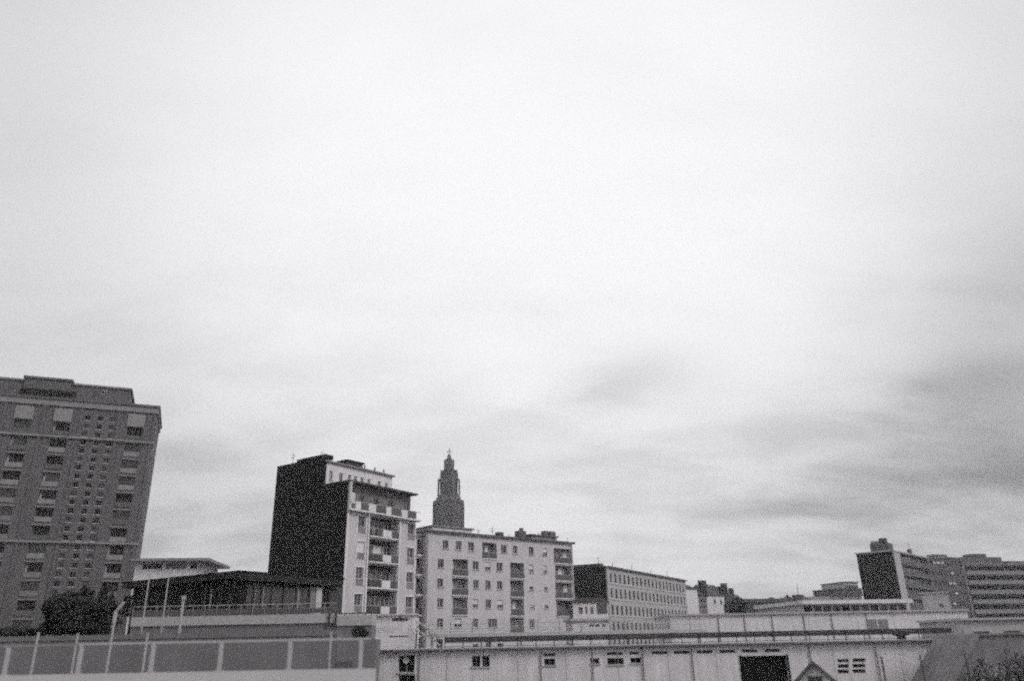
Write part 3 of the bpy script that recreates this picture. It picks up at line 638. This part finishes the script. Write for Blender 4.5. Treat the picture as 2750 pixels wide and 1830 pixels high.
banded('balconied_apartment_block', 'wide apartment block ringed with light continuous balconies at the right edge', 1795, 2470, 330, 262, 78, 2.95, 14, 'conc_l', 'conc', tops=[(1785, 2150, 262, 'conc', 2), (1880, 2010, 232, 'dgrey', 4), (2190, 2500, 298, 'conc', 2)])
pitched('annexe', 'plain pale annexe with one small dark window below the banded tower', 'building', 1440, 1670, 590, 575, 190, 112, 'cream', 'pale', 5, wins=[(1592,685,1632,722)], zoom=zR, flat=True)
def stepped():
    F = Facade(*zR(600, 600), 300, 75); root = thing('stepped_house', 'pale grey house stepping up in three blocks left of the tower with the black side', 'house', F.o, F.th)
    for k, (a, c, y, d) in enumerate(((600, 890, 612, 0), (655, 890, 552, 2), (728, 850, 492, 4))):
        u0, u1 = F.u(*zR(a, y), d), F.u(*zR(c, y), d); z = F.z(*zR((a+c)/2, y), d)
        part('wall', ('conc_l', 'conc', 'pale')[k], root, u0, u1, d, d+14, 0 if k == 0 else zp+.36, z); part('roof', 'conc', root, u0-.4, u1+.4, d-.4, d+14, z+.003, z+.35); zp = z
        for i in range(4):
            u = u0+(u1-u0)*(i+.5)/4; window(root, u-.6, u+.6, z-2.4, z-1.0, y=d-.07, sill=False, style='', fr='conc')
stepped()
pitched('dark_warehouse', 'long dark low roofed warehouse on the skyline left of the harbour hall', 'warehouse', -140, 345, 668, 636, 235, 84, 'dgrey', 'slate', 20, zoom=zR, chimneys=[(280, 310, 625, 'slate')])
def hall():
    F = Facade(*zR(352, 660), 128, 82); root = thing('harbour_hall', 'long low harbour hall with bright roof fascia and dark glazing band under it', 'building', F.o, F.th)
    U = lambda x, y: F.u(*zR(x, y)); Z = lambda x, y: F.z(*zR(x, y))
    uR = U(1300, 720); zt = Z(365, 655); zb = Z(365, 690); zg = Z(600, 765)
    n = 11; ops = [(uR*(i)/n+.15, uR*(i+1)/n-.15, zg, zb-.25) for i in range(n)]
    wall(0, uR, 0, zb-.003, ops, .4).build('wall', 'cream', root); part('body', 'cream', root, 0, uR, .4, 16, 0, zb-.003)
    for i, o in enumerate(ops): window(root, *o, y=.2, sill=False, style='', fr='midgrey', glass='dark' if i in (0, 4, 7) else 'glass2')
    part('roof_fascia', 'white', root, -.5, uR+.5, -1.0, 17, zb, zt)
    for x in (930, 1060, 1130): a = U(x, 860); part('wall_stain_panel', 'pale', root, a, a+2.5, -.04, -.003, Z(x, 930), Z(x, 790))
    c = U(385, 620); part('chimney', 'dgrey', root, c-.8, c+.6, 2, 3, zt+.002, Z(370, 595)); MB().tube((c, 2.4, zt), (c, 2.4, Z(375, 500)), .05, 5).build('antenna', 'steel', root)
    part('roof_vent', 'conc_l', root, c+2, c+5.5, 3, 5, zt+.002, zt+.7)
hall()
def low_white():
    F = Facade(1850, 1655, 105, 88); root = thing('low_white_building', 'long low white building with downpipes, before the harbour hall and above the quay shed roof', 'building', F.o, F.th)
    u0 = F.u(1800, 1660); u1 = F.u(2600, 1660); z = F.z(1850, 1656)
    part('wall', 'white', root, u0, u1, 0, 10, 0, z); part('roof', 'pale', root, u0-.2, u1+.2, -.25, 10.2, z+.003, z+.22)
    for x in (1930, 2000, 2075, 2160, 2235, 2330): a = F.u(x, 1680); part('downpipe', 'conc_l', root, a-.05, a+.05, -.1, -.003, 0, z)
    for x in (2330, 2360): a = F.u(x, 1680); part('wall_panel', 'conc_l', root, a, a+1.2, -.06, -.003, F.z(x, 1698), F.z(x, 1665))
low_white()

# ------------------------------------------------------------------ 9. white quay building in the foreground with railing on its roof
def quay_building():
    F = Facade(1400, 1738, 68, 90); root = thing('quay_shed', 'long white quay shed with slot vents, small windows and a large black doorway', 'building', F.o, F.th)
    u = lambda x, y=1780: F.u(x, y); z = lambda x, y: F.z(x, y)
    zr = z(1400, 1739); uL, uR = u(1012), u(2570)
    holes = [(1070, 1762, 1113, 1808), (1070, 1815, 1115, 1850), (1268, 1763, 1290, 1793), (1295, 1763, 1315, 1793), (1462, 1771, 1491, 1789), (1585, 1770, 1610, 1785), (1631, 1769, 1675, 1787), (1693, 1768, 1722, 1783)]
    ops = [F.rect(*h) for h in holes]; slots = [(1460, 1493), (1631, 1674), (1692, 1718)] + [(1752+61*i, 1794+61*i) for i in range(6)]
    sl = []
    for a, b in slots: zz = z(1780, 1755); sl.append((u(a), u(b), zz-.1, zz+.12))
    for x0, y0, x1, y1 in ((2250, 1772, 2280, 1781), (2250, 1786, 2280, 1796), (2250, 1800, 2280, 1811), (2290, 1770, 2325, 1780), (2290, 1785, 2325, 1795), (2290, 1799, 2325, 1810)): ops.append(F.rect(x0, y0, x1, y1))
    door = (u(1993, 1800), u(2117, 1800), 0.05, z(2050, 1763))
    wall(uL, uR, 0, zr-.2, ops+sl+[door], .5).build('wall', 'white', root)
    part('doorway_reveal', 'dark', root, door[0]-.12, door[0], -.08, -.003, 0, door[3]+.1); part('doorway_reveal', 'dark', root, door[1], door[1]+.12, -.08, -.003, 0, door[3]+.1)
    part('door', 'dark', root, door[0], door[1], .35, .48, 0, door[3])
    part('body', 'white', root, uL, uR, .5, 14, 0, zr-.2); part('roof', 'pale', root, uL-.2, uR+.2, -.35, 14, zr-.197, zr)
    part('gutter', 'grey', root, uL, uR, -.44, -.353, zr-.14, zr-.04)
    for i, o in enumerate(ops): window(root, *o, y=.2, style='', sill=i < 8, fr='conc_l', glass='dark')
    x = ops[0]; MB().frustum(12, .26, 0, .26, .06).build('vent_fan', 'cream', root, ((x[0]+x[1])/2-.05, .12, x[2]+.9)).rotation_euler.x = math.pi/2
    for a, b, c, d in sl: part('vent_slot', 'steel', root, a, b, .1, .2, c, d)
    for x in (1126, 1453, 1592, 1728, 1862, 2180, 2360): a = u(x+(x-1375)*.0, 1800); MB().tube((a, -.09, 0), (a, -.09, zr-.2), .05, 8).build('downpipe', 'conc_l', root)
    for x in (1200, 1390, 1520, 1660, 1795, 1925, 2240, 2420): a = u(x); part('wall_joint', 'pale', root, a-.02, a+.02, -.012, -.003, 0, zr-.2)
    return root, F, zr
qb, QF, QZ = quay_building()
def roof_railing():
    x0, x1 = QF.u(1195, 1715), QF.u(2560, 1715)
    root = thing('roof_railing', 'dark steel railing with thick top rail running along the quay shed roof', 'railing', QF.o + QF.ex*x0 + Vector((0, 0, QZ)), QF.th)
    L = x1-x0; h = QF.z(1800, 1702)-QZ
    part('top_rail', 'steel', root, 0, L, 0, .12, h-.14, h); part('wind_board', 'dgrey', root, 0, L, .03, .06, h-.42, h-.15); part('bottom_rail', 'steel', root, 0, L, .02, .08, .08, .12)
    step = 49/2254*68; n = int(L/step)
    pm = MB().box(-.035, .035, -.03, -.003, 0, h-.02).mesh('post', 'steel')
    for i in range(n+1): link('post', pm, root, (i*step, 0, 0))
roof_railing()
def winch():
    x = QF.u(2432, 1705); t = thing('roof_winch', 'small dark winch box standing at the railing near the right end of the shed roof', 'winch', QF.o + QF.ex*x + QF.ey*.6 + Vector((0, 0, QZ)), QF.th)
    h = QF.z(2432, 1696)-QZ; part('pedestal', 'steel', t, -.25, .25, 0, .5, 0, h*.45); part('housing', 'dark', t, -.55, .5, -.1, .6, h*.45+.003, h); MB().tube((-.7, .25, h*.75), (.65, .25, h*.75), .13, 8).build('drum', 'steel', t)
winch()
# second, finer railing behind (pale), seen as fine lines before the long pale building
def fine_railing():
    p = at(1150, 1700, 84); z1 = at(1400, 1668, 84).z; zb = at(1400, 1700, 84).z; x1 = at(1900, 1700, 84).x
    L = x1-p.x
    root = thing('footbridge', 'pale footbridge with fine horizontal rails crossing before the wide apartment building', 'bridge', (p.x, 84, 0))
    part('deck', 'pale', root, 0, L, 0, 2, zb-.35, zb)
    for i in range(5): zz = zb + (z1-zb)*(i+1)/5; part('rail', 'psteel' if i in (4, 2) else 'conc_l', root, 0, L, 0, .05, zz-.035, zz)
    for i in range(int(L/2.2)+1): part('post', 'conc_l', root, i*2.2, i*2.2+.06, .06, .12, zb+.003, z1)
    for i in range(int(L/9)+1): part('pier', 'pale', root, i*9+.2, i*9+.45, .5, .9, 0, zb-.353)
fine_railing()
# small gabled kiosk in front of the shed
def kiosk():
    Y = 55; p = at(2140, 1815, Y); a = at(2182, 1780, Y); w = (a.x-p.x)*2*1.15; zt = a.z; zb = p.z-.3
    root = thing('kiosk', 'little pale gabled kiosk with dark roof edges standing right of the black doorway', 'kiosk', (a.x, Y, 0), -math.atan2(a.x, Y))
    h = w/2; ze = zt-h*.95
    b = MB(); pts = [(-h*.85, ze), (-h*.85, 0), (h*.85, 0), (h*.85, ze), (0, zt-.15)]
    k = len(pts); b.v = [(x, .05, z) for x, z in pts] + [(x, 3, z) for x, z in pts]; b.f = [tuple(range(k)), tuple(range(2*k-1, k-1, -1))] + [(i, i+k, (i+1) % k+k, (i+1) % k) for i in range(k)]; b.build('wall', 'white', root)
    for s in (-1, 1):
        b = MB(); x1 = s*h*1.15; z1 = zt-h*1.15*.95; q = .16
        b.v = [(0, -.2, zt+.06), (x1, -.2, z1+.06), (x1, -.2, z1-q), (0, -.2, zt-q), (0, 3.2, zt+.06), (x1, 3.2, z1+.06), (x1, 3.2, z1-q), (0, 3.2, zt-q)]
        b.f = [(0,1,2,3), (7,6,5,4), (0,4,5,1), (1,5,6,2), (2,6,7,3), (3,7,4,0)]; b.build('roof_slope', 'midgrey', root)
    window(root, -.45, .45, ze-.3, ze+.35, y=.0, style='', fr='conc_l', sill=False)
kiosk()

# ------------------------------------------------------------------ 10. terrace and quay walls on the left
def terrace():
    Y = 60; x0 = at(-60, 1680, Y).x; x1 = at(902, 1680, Y).x; zt = at(600, 1655, Y).z; zm = at(600, 1680, Y).z
    root = thing('terrace_deck', 'raised terrace with pale concrete edge beam above a shaded grey wall', 'terrace', (0, Y, 0))
    xa = at(352, 1680, Y).x
    part('edge_beam', 'pale', root, xa, x1, -.12, 5, zm, zt); part('wall', 'quay', root, xa, x1, 0, 5, 0, zm-.003)
    x2 = at(1000, 1680, Y).x
    part('edge_beam', 'pale', root, x1+.03, x2, -.1, 1.5, at(930, 1682, Y).z, at(930, 1655, Y).z); part('wall', 'grey', root, x1+.03, x2, 0, 1.5, 0, at(930, 1682, Y).z-.003)
    for x in (885, 903): a = at(x, 1670, Y).x; part('downpipe', 'steel', root, a-.06, a+.06, -.25, -.123, at(600, 1690, Y).z, zt)
    a = at(1018, 1690, Y).x
    # railing on the terrace
    rr = thing('terrace_railing', 'grey panelled railing along the raised terrace below the black pavilion', 'railing', (xa, Y+.0, zt))
    L = x1-xa; h = at(600, 1626, Y).z-zt
    part('top_rail', 'psteel', rr, 0, L, 0, .05, h-.05, h); part('middle_rail', 'conc_l', rr, 0, L, 0, .04, h-.34, h-.30)
    n = 17; pw = L/n; pm = MB().box(.04, pw-.04, .01, .03, .05, h-.36).mesh('infill_panel', 'midgrey'); po = MB().box(-.03, .03, 0, .05, 0, h-.06).mesh('post', 'conc_l')
    for i in range(n): link('infill_panel', pm, rr, (i*pw, 0, 0)); link('post', po, rr, (i*pw, -.053, 0))
    r2 = thing('dark_railing', 'short dark railing on the pale parapet between the terrace and the white cabin', 'railing', (x1+.1, Y+.0, at(930, 1655, Y).z))
    L = x2-x1-.2; part('top_rail', 'steel', r2, 0, L, 0, .06, .10, .18)
    for i in range(6): part('post', 'steel', r2, L*i/5-.02 if i else 0, L*i/5+.03, .0, .04, 0, .1)
    # low quay wall
    q = thing('quay_wall', 'low grey quay wall running across behind the pale foreground railing', 'wall', (0, 42, 0))
    xa, xb = at(-80, 1707, 42).x, at(905, 1707, 42).x; z = at(200, 1708, 42).z
    n = 16; 
    part('wall', 'quay', q, xa, xb, 0, 1.2, 0, z-.25); 
    for i in range(n): w = (xb-xa)/n; part('coping_stone', 'quay', q, xa+w*i+.01, xa+w*(i+1)-.01, -.05, 1.25, z-.247, z)
    xb2 = at(1012, 1707, 42).x
    part('end_wall', 'grey', q, xb+.02, xb2, .0, 1.2, 0, at(950, 1720, 42).z)
    for x, y0, y1, w_ in ((905, 1778, 1802, 42), (964, 1768, 1800, 13)):
        p = at(x, y1, 42); p2 = at(x+w_, y0, 42); part('vent_panel', 'midgrey', q, p.x, p2.x, -.05, -.003, p.z, p2.z)
terrace()
# near walkway with its railing
WY = 26.0
wz = at(500, 1806, WY).z
tag(MB().prism([(-40, 15), (at(1010, 1806, 15).x, 15), (at(1010, 1806, WY).x, WY), (-40, WY)], wz-3.0, wz).build('near_walkway', 'paving'), kind='structure')
def near_railing():
    xs = [-165, 30, 225, 418, 600, 785, 975]; L0 = at(-165, 1800, WY).x
    root = thing('walkway_railing', 'pale metal railing with widely spaced thick posts along the foreground walkway', 'railing', (0, WY-.25, wz))
    xr = at(1000, 1720, WY).x
    zt = at(600, 1722, WY).z-wz; zl = at(100, 1733, WY).z-wz
    xm = at(225, 1722, WY).x
    part('top_rail', 'psteel', root, xm, xr, -.03, .03, zt-.06, zt); part('top_rail', 'conc_l', root, L0, xm-.02, -.03, .03, zl-.06, zl)
    for x in xs:
        a = at(x-4, 1800, WY).x; h = zt-.063 if x > 200 else zl-.063
        MB().box(-.06, .06, -.03, .03, 0, h).build('post', 'psteel' if x < 900 else 'pale', root, (a, 0, 0))
        MB().box(-.12, .12, -.09, .09, 0, .02).build('base_plate', 'psteel', root, (a, 0, .0))
near_railing()
for i, (x, yt, m_, lab) in enumerate([(88, 1704, 'pale', 'slim pale post leftmost in front of the grey quay wall'), (196, 1707, 'psteel', 'slim pale post in front of the dark tree base'),
        (387, 1706, 'pale', 'slim pale post just left of a thick railing post, right of the tree'), (888, 1702, 'psteel', 'slim pale post near the end of the grey quay wall')]):
    Y = 30; p = at(x-6, 1815, Y); zt = at(x, yt, Y).z
    t = thing('mooring_post', lab, 'post', (p.x, Y, 0), 0, 'slim pale posts behind the walkway railing')
    MB().tube((0, 0, 0), (0, 0, zt), .04, 8).build('shaft', m_, t); MB().tube((0, 0, zt+.002), (0, 0, zt+.05), .055, 8).build('cap', m_, t)
def davit():
    Y = 29; p = at(284, 1815, Y); t = thing('davit', 'pale steel davit post with a bent arm at its top beside the dark tree', 'davit', (p.x, Y, 0))
    z1 = at(304, 1645, Y).z; z0 = 0; dx = at(325, 1622, Y).x-at(302, 1645, Y).x
    MB().tube((0, 0, 0), (0, 0, z1*.93), .042, 10).tube((0, 0, z1*.93), (0, 0, z1), .065, 10).build('post', 'psteel', t)
    MB().tube((0, 0, z1), (dx, 0, at(325, 1620, Y).z), .05, 8).build('arm', 'psteel', t)
davit()
for i, (x, yt, yb, Y, lab) in enumerate([(394, 1535, 1655, 57, 'tall slim white mast, left of the pair in front of the black pavilion'), (447, 1535, 1655, 57, 'tall slim white mast, right of the pair in front of the black pavilion')]):
    p = at(x-8, yb, Y); t = thing('mast', lab, 'mast', (p.x, Y, 0), 0, 'slim white masts before the black pavilion')
    zt = at(x, yt, Y).z; MB().tube((0, 0, 0), (0, 0, zt), .07, 8, .045).build('pole', 'psteel', t); MB().tube((0, 0, zt+.002), (0, 0, zt+.1), .08, 8).build('finial', 'psteel', t)
p = at(487, 1655, 57); t = thing('short_mast', 'short pale post with knobbed top on the terrace in front of the black pavilion', 'post', (p.x, 57, 0)); zt = at(490, 1612, 57).z
MB().tube((0, 0, 0), (0, 0, zt), .1, 8).build('pole', 'psteel', t); MB().frustum(8, .16, zt, .16, zt+.25).build('knob', 'psteel', t)

# white cabin and gangway in the centre
def cabin():
    Y = 84; p0 = at(1005, 1700, Y); p1 = at(1112, 1700, Y); zt = at(1050, 1655, Y).z; w = p1.x-p0.x
    t = thing('harbour_cabin', 'white flat-roofed cabin with a dark slot window, beside the gangway', 'cabin', (p0.x, Y, 0))
    F = Facade(1005, 1700, Y, 90); ops = [F.rect(1052, 1661, 1095, 1670), F.rect(1045, 1709, 1095, 1713)]
    wall(0, w, 0, zt, ops, .3).build('wall', 'white', t); part('body', 'white', t, 0, w, .3, 4, 0, zt); part('roof', 'cream', t, -.2, w+.2, -.3, 4.2, zt+.003, zt+.14)
    for o in ops: window(t, *o, y=.1, sill=False, style='', glass='glass2', fr='conc_l')
    part('upper_deck', 'white', t, -.45, w*.62, -.32, -.303, zt-1.1, zt-.95)
    g = thing('gangway', 'pale sloping gangway with crossed lattice bracing right of the white cabin', 'gangway', (p1.x+.15, Y-.5, 0))
    a = at(1118, 1668, Y); b = at(1185, 1712, Y); L = b.x-a.x
    for dy in (0, .9):
        MB().tube((0, dy, a.z), (L, dy, b.z), .05, 6).build('handrail', 'psteel', g); MB().tube((0, dy, a.z-.8), (L, dy, b.z-.8), .06, 6).build('stringer', 'psteel', g)
    n = 4
    for i in range(n):
        x0, x1 = L*i/n, L*(i+1)/n; f = lambda x: a.z+(b.z-a.z)*x/L
        MB().tube((x0, 0, f(x0)), (x1, 0, f(x1)-.8), .03, 5).build('brace', 'steel', g); MB().tube((x0, 0, f(x0)-.8), (x1, 0, f(x1)), .03, 5).build('brace', 'steel', g)
    MB().box(0, L, .05, .85, 0, .1).build('foot', 'conc', g); 
    for x in (.1, L-.1): MB().tube((x, .45, 0), (x, .45, a.z-.8 + (b.z-a.z)*x/L), .08, 6).build('leg', 'conc', g)
cabin()

# ------------------------------------------------------------------ 11. trees and shrubs
def leafy(name, label, loc, blobs, n, size, m='leaf', cat='tree', trunk_h=1.5, tr=.25):
    rnd = random.Random(hash(label) % 1000 if False else len(label)*31 + n)
    root = thing(name, label, cat, loc)
    c0 = blobs[0]; b = MB().tube((0, 0, 0), (0, 0, trunk_h), tr, 8, tr*.7)
    for (x, y, z, rx, ry, rz) in blobs: b.tube((0, 0, trunk_h*.9), (x, y, z), tr*.45, 6, tr*.12)
    b.build('trunk', 'bark', root)
    v = []; f = []; tot = sum(q[3]*q[4]*q[5] for q in blobs)
    for (x, y, z, rx, ry, rz) in blobs:
        k = int(n*rx*ry*rz/tot)
        clumps = [(rnd.gauss(0, .5), rnd.gauss(0, .5), rnd.gauss(0, .5)) for _ in range(max(8, k//90))]
        for _ in range(k):
            cx, cy, cz = rnd.choice(clumps); d = Vector((cx+rnd.gauss(0, .2), cy+rnd.gauss(0, .2), cz+rnd.gauss(0, .24)))
            if d.length > 1.15: d = d.normalized()*rnd.uniform(.8, 1.1)
            c = Vector((x+d.x*rx, y+d.y*ry, max(.1, z+d.z*rz))); s = size*rnd.uniform(.6, 1.4)
            a = Vector((rnd.gauss(0, 1), rnd.gauss(0, 1), rnd.gauss(0, .7))).normalized(); e = a.orthogonal().normalized(); e.rotate(Matrix.Rotation(rnd.uniform(0, 6.28), 3, a)); h = a.cross(e)
            i = len(v); v += [tuple(c+e*s), tuple(c+h*s*.6), tuple(c-e*s), tuple(c-h*s*.6)]; f.append((i, i+1, i+2, i+3))
    me = bpy.data.meshes.new('crown'); me.from_pydata(v, [], f); me.materials.append(M[m]); link('crown', me, root)
    return root
def from_px(blobs, Y, bx):
    out = []
    for (x, y, wx, wy) in blobs:
        p = at(x, y, Y); rx = wx/2254*Y; rz = wy/2420*Y; out.append((p.x-bx, random.uniform(-.5, .5), p.z, rx, rx*.9, rz))
    return out
Y = 50; bx = at(215, 1700, Y).x
leafy('broadleaf_tree', 'dark dense tree in front of the concrete tower, beside the bent davit', (bx, Y, 0), from_px([(215, 1655, 62, 45), (170, 1640, 40, 40), (280, 1650, 40, 45), (285, 1600, 18, 26), (180, 1605, 25, 22), (215, 1600, 25, 22), (300, 1685, 32, 28), (160, 1685, 40, 25), (240, 1690, 60, 22)], Y, bx), 15000, .12, trunk_h=3)
Y = 52; bx = at(60, 1690, Y).x
leafy('hedge_bush', 'low dark hedge at the foot of the concrete tower', (bx, Y, 0), from_px([(20, 1698, 45, 14), (70, 1700, 45, 10), (120, 1698, 35, 12), (-30, 1698, 40, 14)], Y, bx), 5000, .10, cat='hedge', trunk_h=3)
Y = 56; bx = at(965, 1700, Y).x
leafy('round_bush', 'small round dark bush left of the white cabin', (bx, Y, 0), from_px([(966, 1698, 18, 12), (955, 1706, 10, 12), (976, 1704, 9, 12)], Y, bx), 2600, .07, cat='bush', trunk_h=3, tr=.1)
# wooded rise and roofs beyond on the right
def far_tree(x, y, wx, wy, Y, lab, m='leaf2', n=1600):
    bx = at(x, y, Y).x; k = 4
    bl = [(x+random.uniform(-.6, .6)*wx, y+random.uniform(-.3, .5)*wy, wx*.5, wy*.6) for _ in range(k)] + [(x, y, wx*.6, wy)]
    t = leafy('far_tree', lab, (bx, Y, 0), from_px(bl, Y, bx), n, .35, m=m, trunk_h=at(x, y+wy, Y).z*.9, tr=.3); t['group'] = 'dark trees beyond the roofs on the right'
places = ['right of the slate-roofed house', 'second from the slate-roofed house', 'third from the slate-roofed house', 'fourth from the slate-roofed house', 'beside the harbour hall chimney']
for i, (x, y, wx, wy) in enumerate([(1975, 1628, 38, 20), (2030, 1635, 36, 18), (2072, 1626, 32, 18), (2112, 1622, 30, 20), (2142, 1620, 22, 20)]):
    far_tree(x, y, wx, wy, 240+8*i, 'dark rounded tree crown beyond the low white building, '+places[i], m='leaf')
# grey planted bank and wall at the far right
def bank():
    Y = 74; p = at(2590, 1700, Y); z = at(2600, 1668, Y).z
    t = thing('retaining_building', 'plain weathered grey building behind shrubs at the right edge', 'building', (p.x, Y, 0)); 
    part('wall', 'pale', t, 0, 18, 0, 8, 0, z); part('roof', 'pale', t, -.2, 18.2, -.3, 8.2, z+.003, z+.2)
    for i in range(6): window(t, .8+2.7*i, 2.2+2.7*i, z-1.9, z-.9, y=-.07, style='', fr='conc_l', glass='glass2')
bank()
def ramp():
    Y = 60; t = thing('access_ramp', 'dark grey sloping ramp wall rising to the right edge behind thin fence posts', 'ramp', (0, Y, 0))
    P = [at(x, y, Y) for x, y in ((2552, 1850), (2578, 1800), (2604, 1750), (2628, 1704), (2700, 1702), (2780, 1700), (2900, 1697))]
    for a, b in zip(P, P[1:]):          # wall panels following the slope
        m_ = MB(); z = 0; v = [(a.x+.01, 0, 0), (b.x-.01, 0, 0), (b.x-.01, 0, b.z-.12), (a.x+.01, 0, max(.1, a.z-.12))]
        m_.v = v + [(x, 6, q) for x, _, q in v]; m_.f = [(0,1,2,3), (7,6,5,4), (0,4,5,1), (1,5,6,2), (2,6,7,3), (3,7,4,0)]; m_.build('wall_panel', 'rampwall', t)
        m_ = MB(); m_.v = [(a.x, -.15, a.z-.117), (b.x, -.15, b.z-.117), (b.x, -.15, b.z), (a.x, -.15, a.z), (a.x, 6.1, a.z-.117), (b.x, 6.1, b.z-.117), (b.x, 6.1, b.z), (a.x, 6.1, a.z)]
        m_.f = [(0,1,2,3), (7,6,5,4), (0,4,5,1), (1,5,6,2), (2,6,7,3), (3,7,4,0)]; m_.build('coping', 'rampwall', t)
ramp()
for i, (x, yt, lab) in enumerate([(2372, 1768, 'thin grey fence post nearest to the kiosk, before the white shed'), (2478, 1762, 'thin grey fence post between the shed end and the sloping ramp'), (2600, 1752, 'thin grey fence post before the foot of the sloping ramp'), (2712, 1748, 'thin grey fence post nearest the right edge before the ramp')]):
    Y = 40; p = at(x+6, 1830, Y); t = thing('fence_post', lab, 'post', (p.x, Y, 0), 0, 'thin grey fence posts at the right')
    zt = at(x, yt, Y).z; MB().tube((0, 0, 0), (0, 0, zt), .045, 8).build('shaft', 'conc', t); MB().tube((0, 0, zt+.002), (0, 0, zt+.04), .06, 8).build('cap', 'conc', t)
for i, (x, y, wx, wy, lab) in enumerate([(2650, 1790, 34, 22, 'low ragged grey shrub at the foot of the sloping ramp'), (2735, 1775, 38, 30, 'ragged grey shrub against the ramp, cut by the right edge')]):
    Y = 58; bx = at(x, y, Y).x
    leafy('shrub', lab, (bx, Y, 0), from_px([(x, y+25, wx, wy), (x-25, y+35, wx*.8, wy), (x+28, y+12, wx*.7, wy*.8), (x-5, y, wx*.4, wy*.9)], Y, bx), 5000, .10, m='leaf2', cat='shrub', trunk_h=.6)

# ------------------------------------------------------------------ thin air haze
HAZE = .00040
hz = MB().box(-420, 420, -60, 620, -1.6, 118).build('haze', 'white'); hz.data.materials.clear()
hm = bpy.data.materials.new('haze_air'); hm.use_nodes = True; t = hm.node_tree; t.nodes.clear()
o = t.nodes.new('ShaderNodeOutputMaterial'); pv = t.nodes.new('ShaderNodeVolumePrincipled'); pv.inputs['Density'].default_value = HAZE; pv.inputs['Color'].default_value = (.95, .94, .96, 1)
t.links.new(pv.outputs[0], o.inputs['Volume']); hz.data.materials.append(hm); tag(hz, kind='stuff')
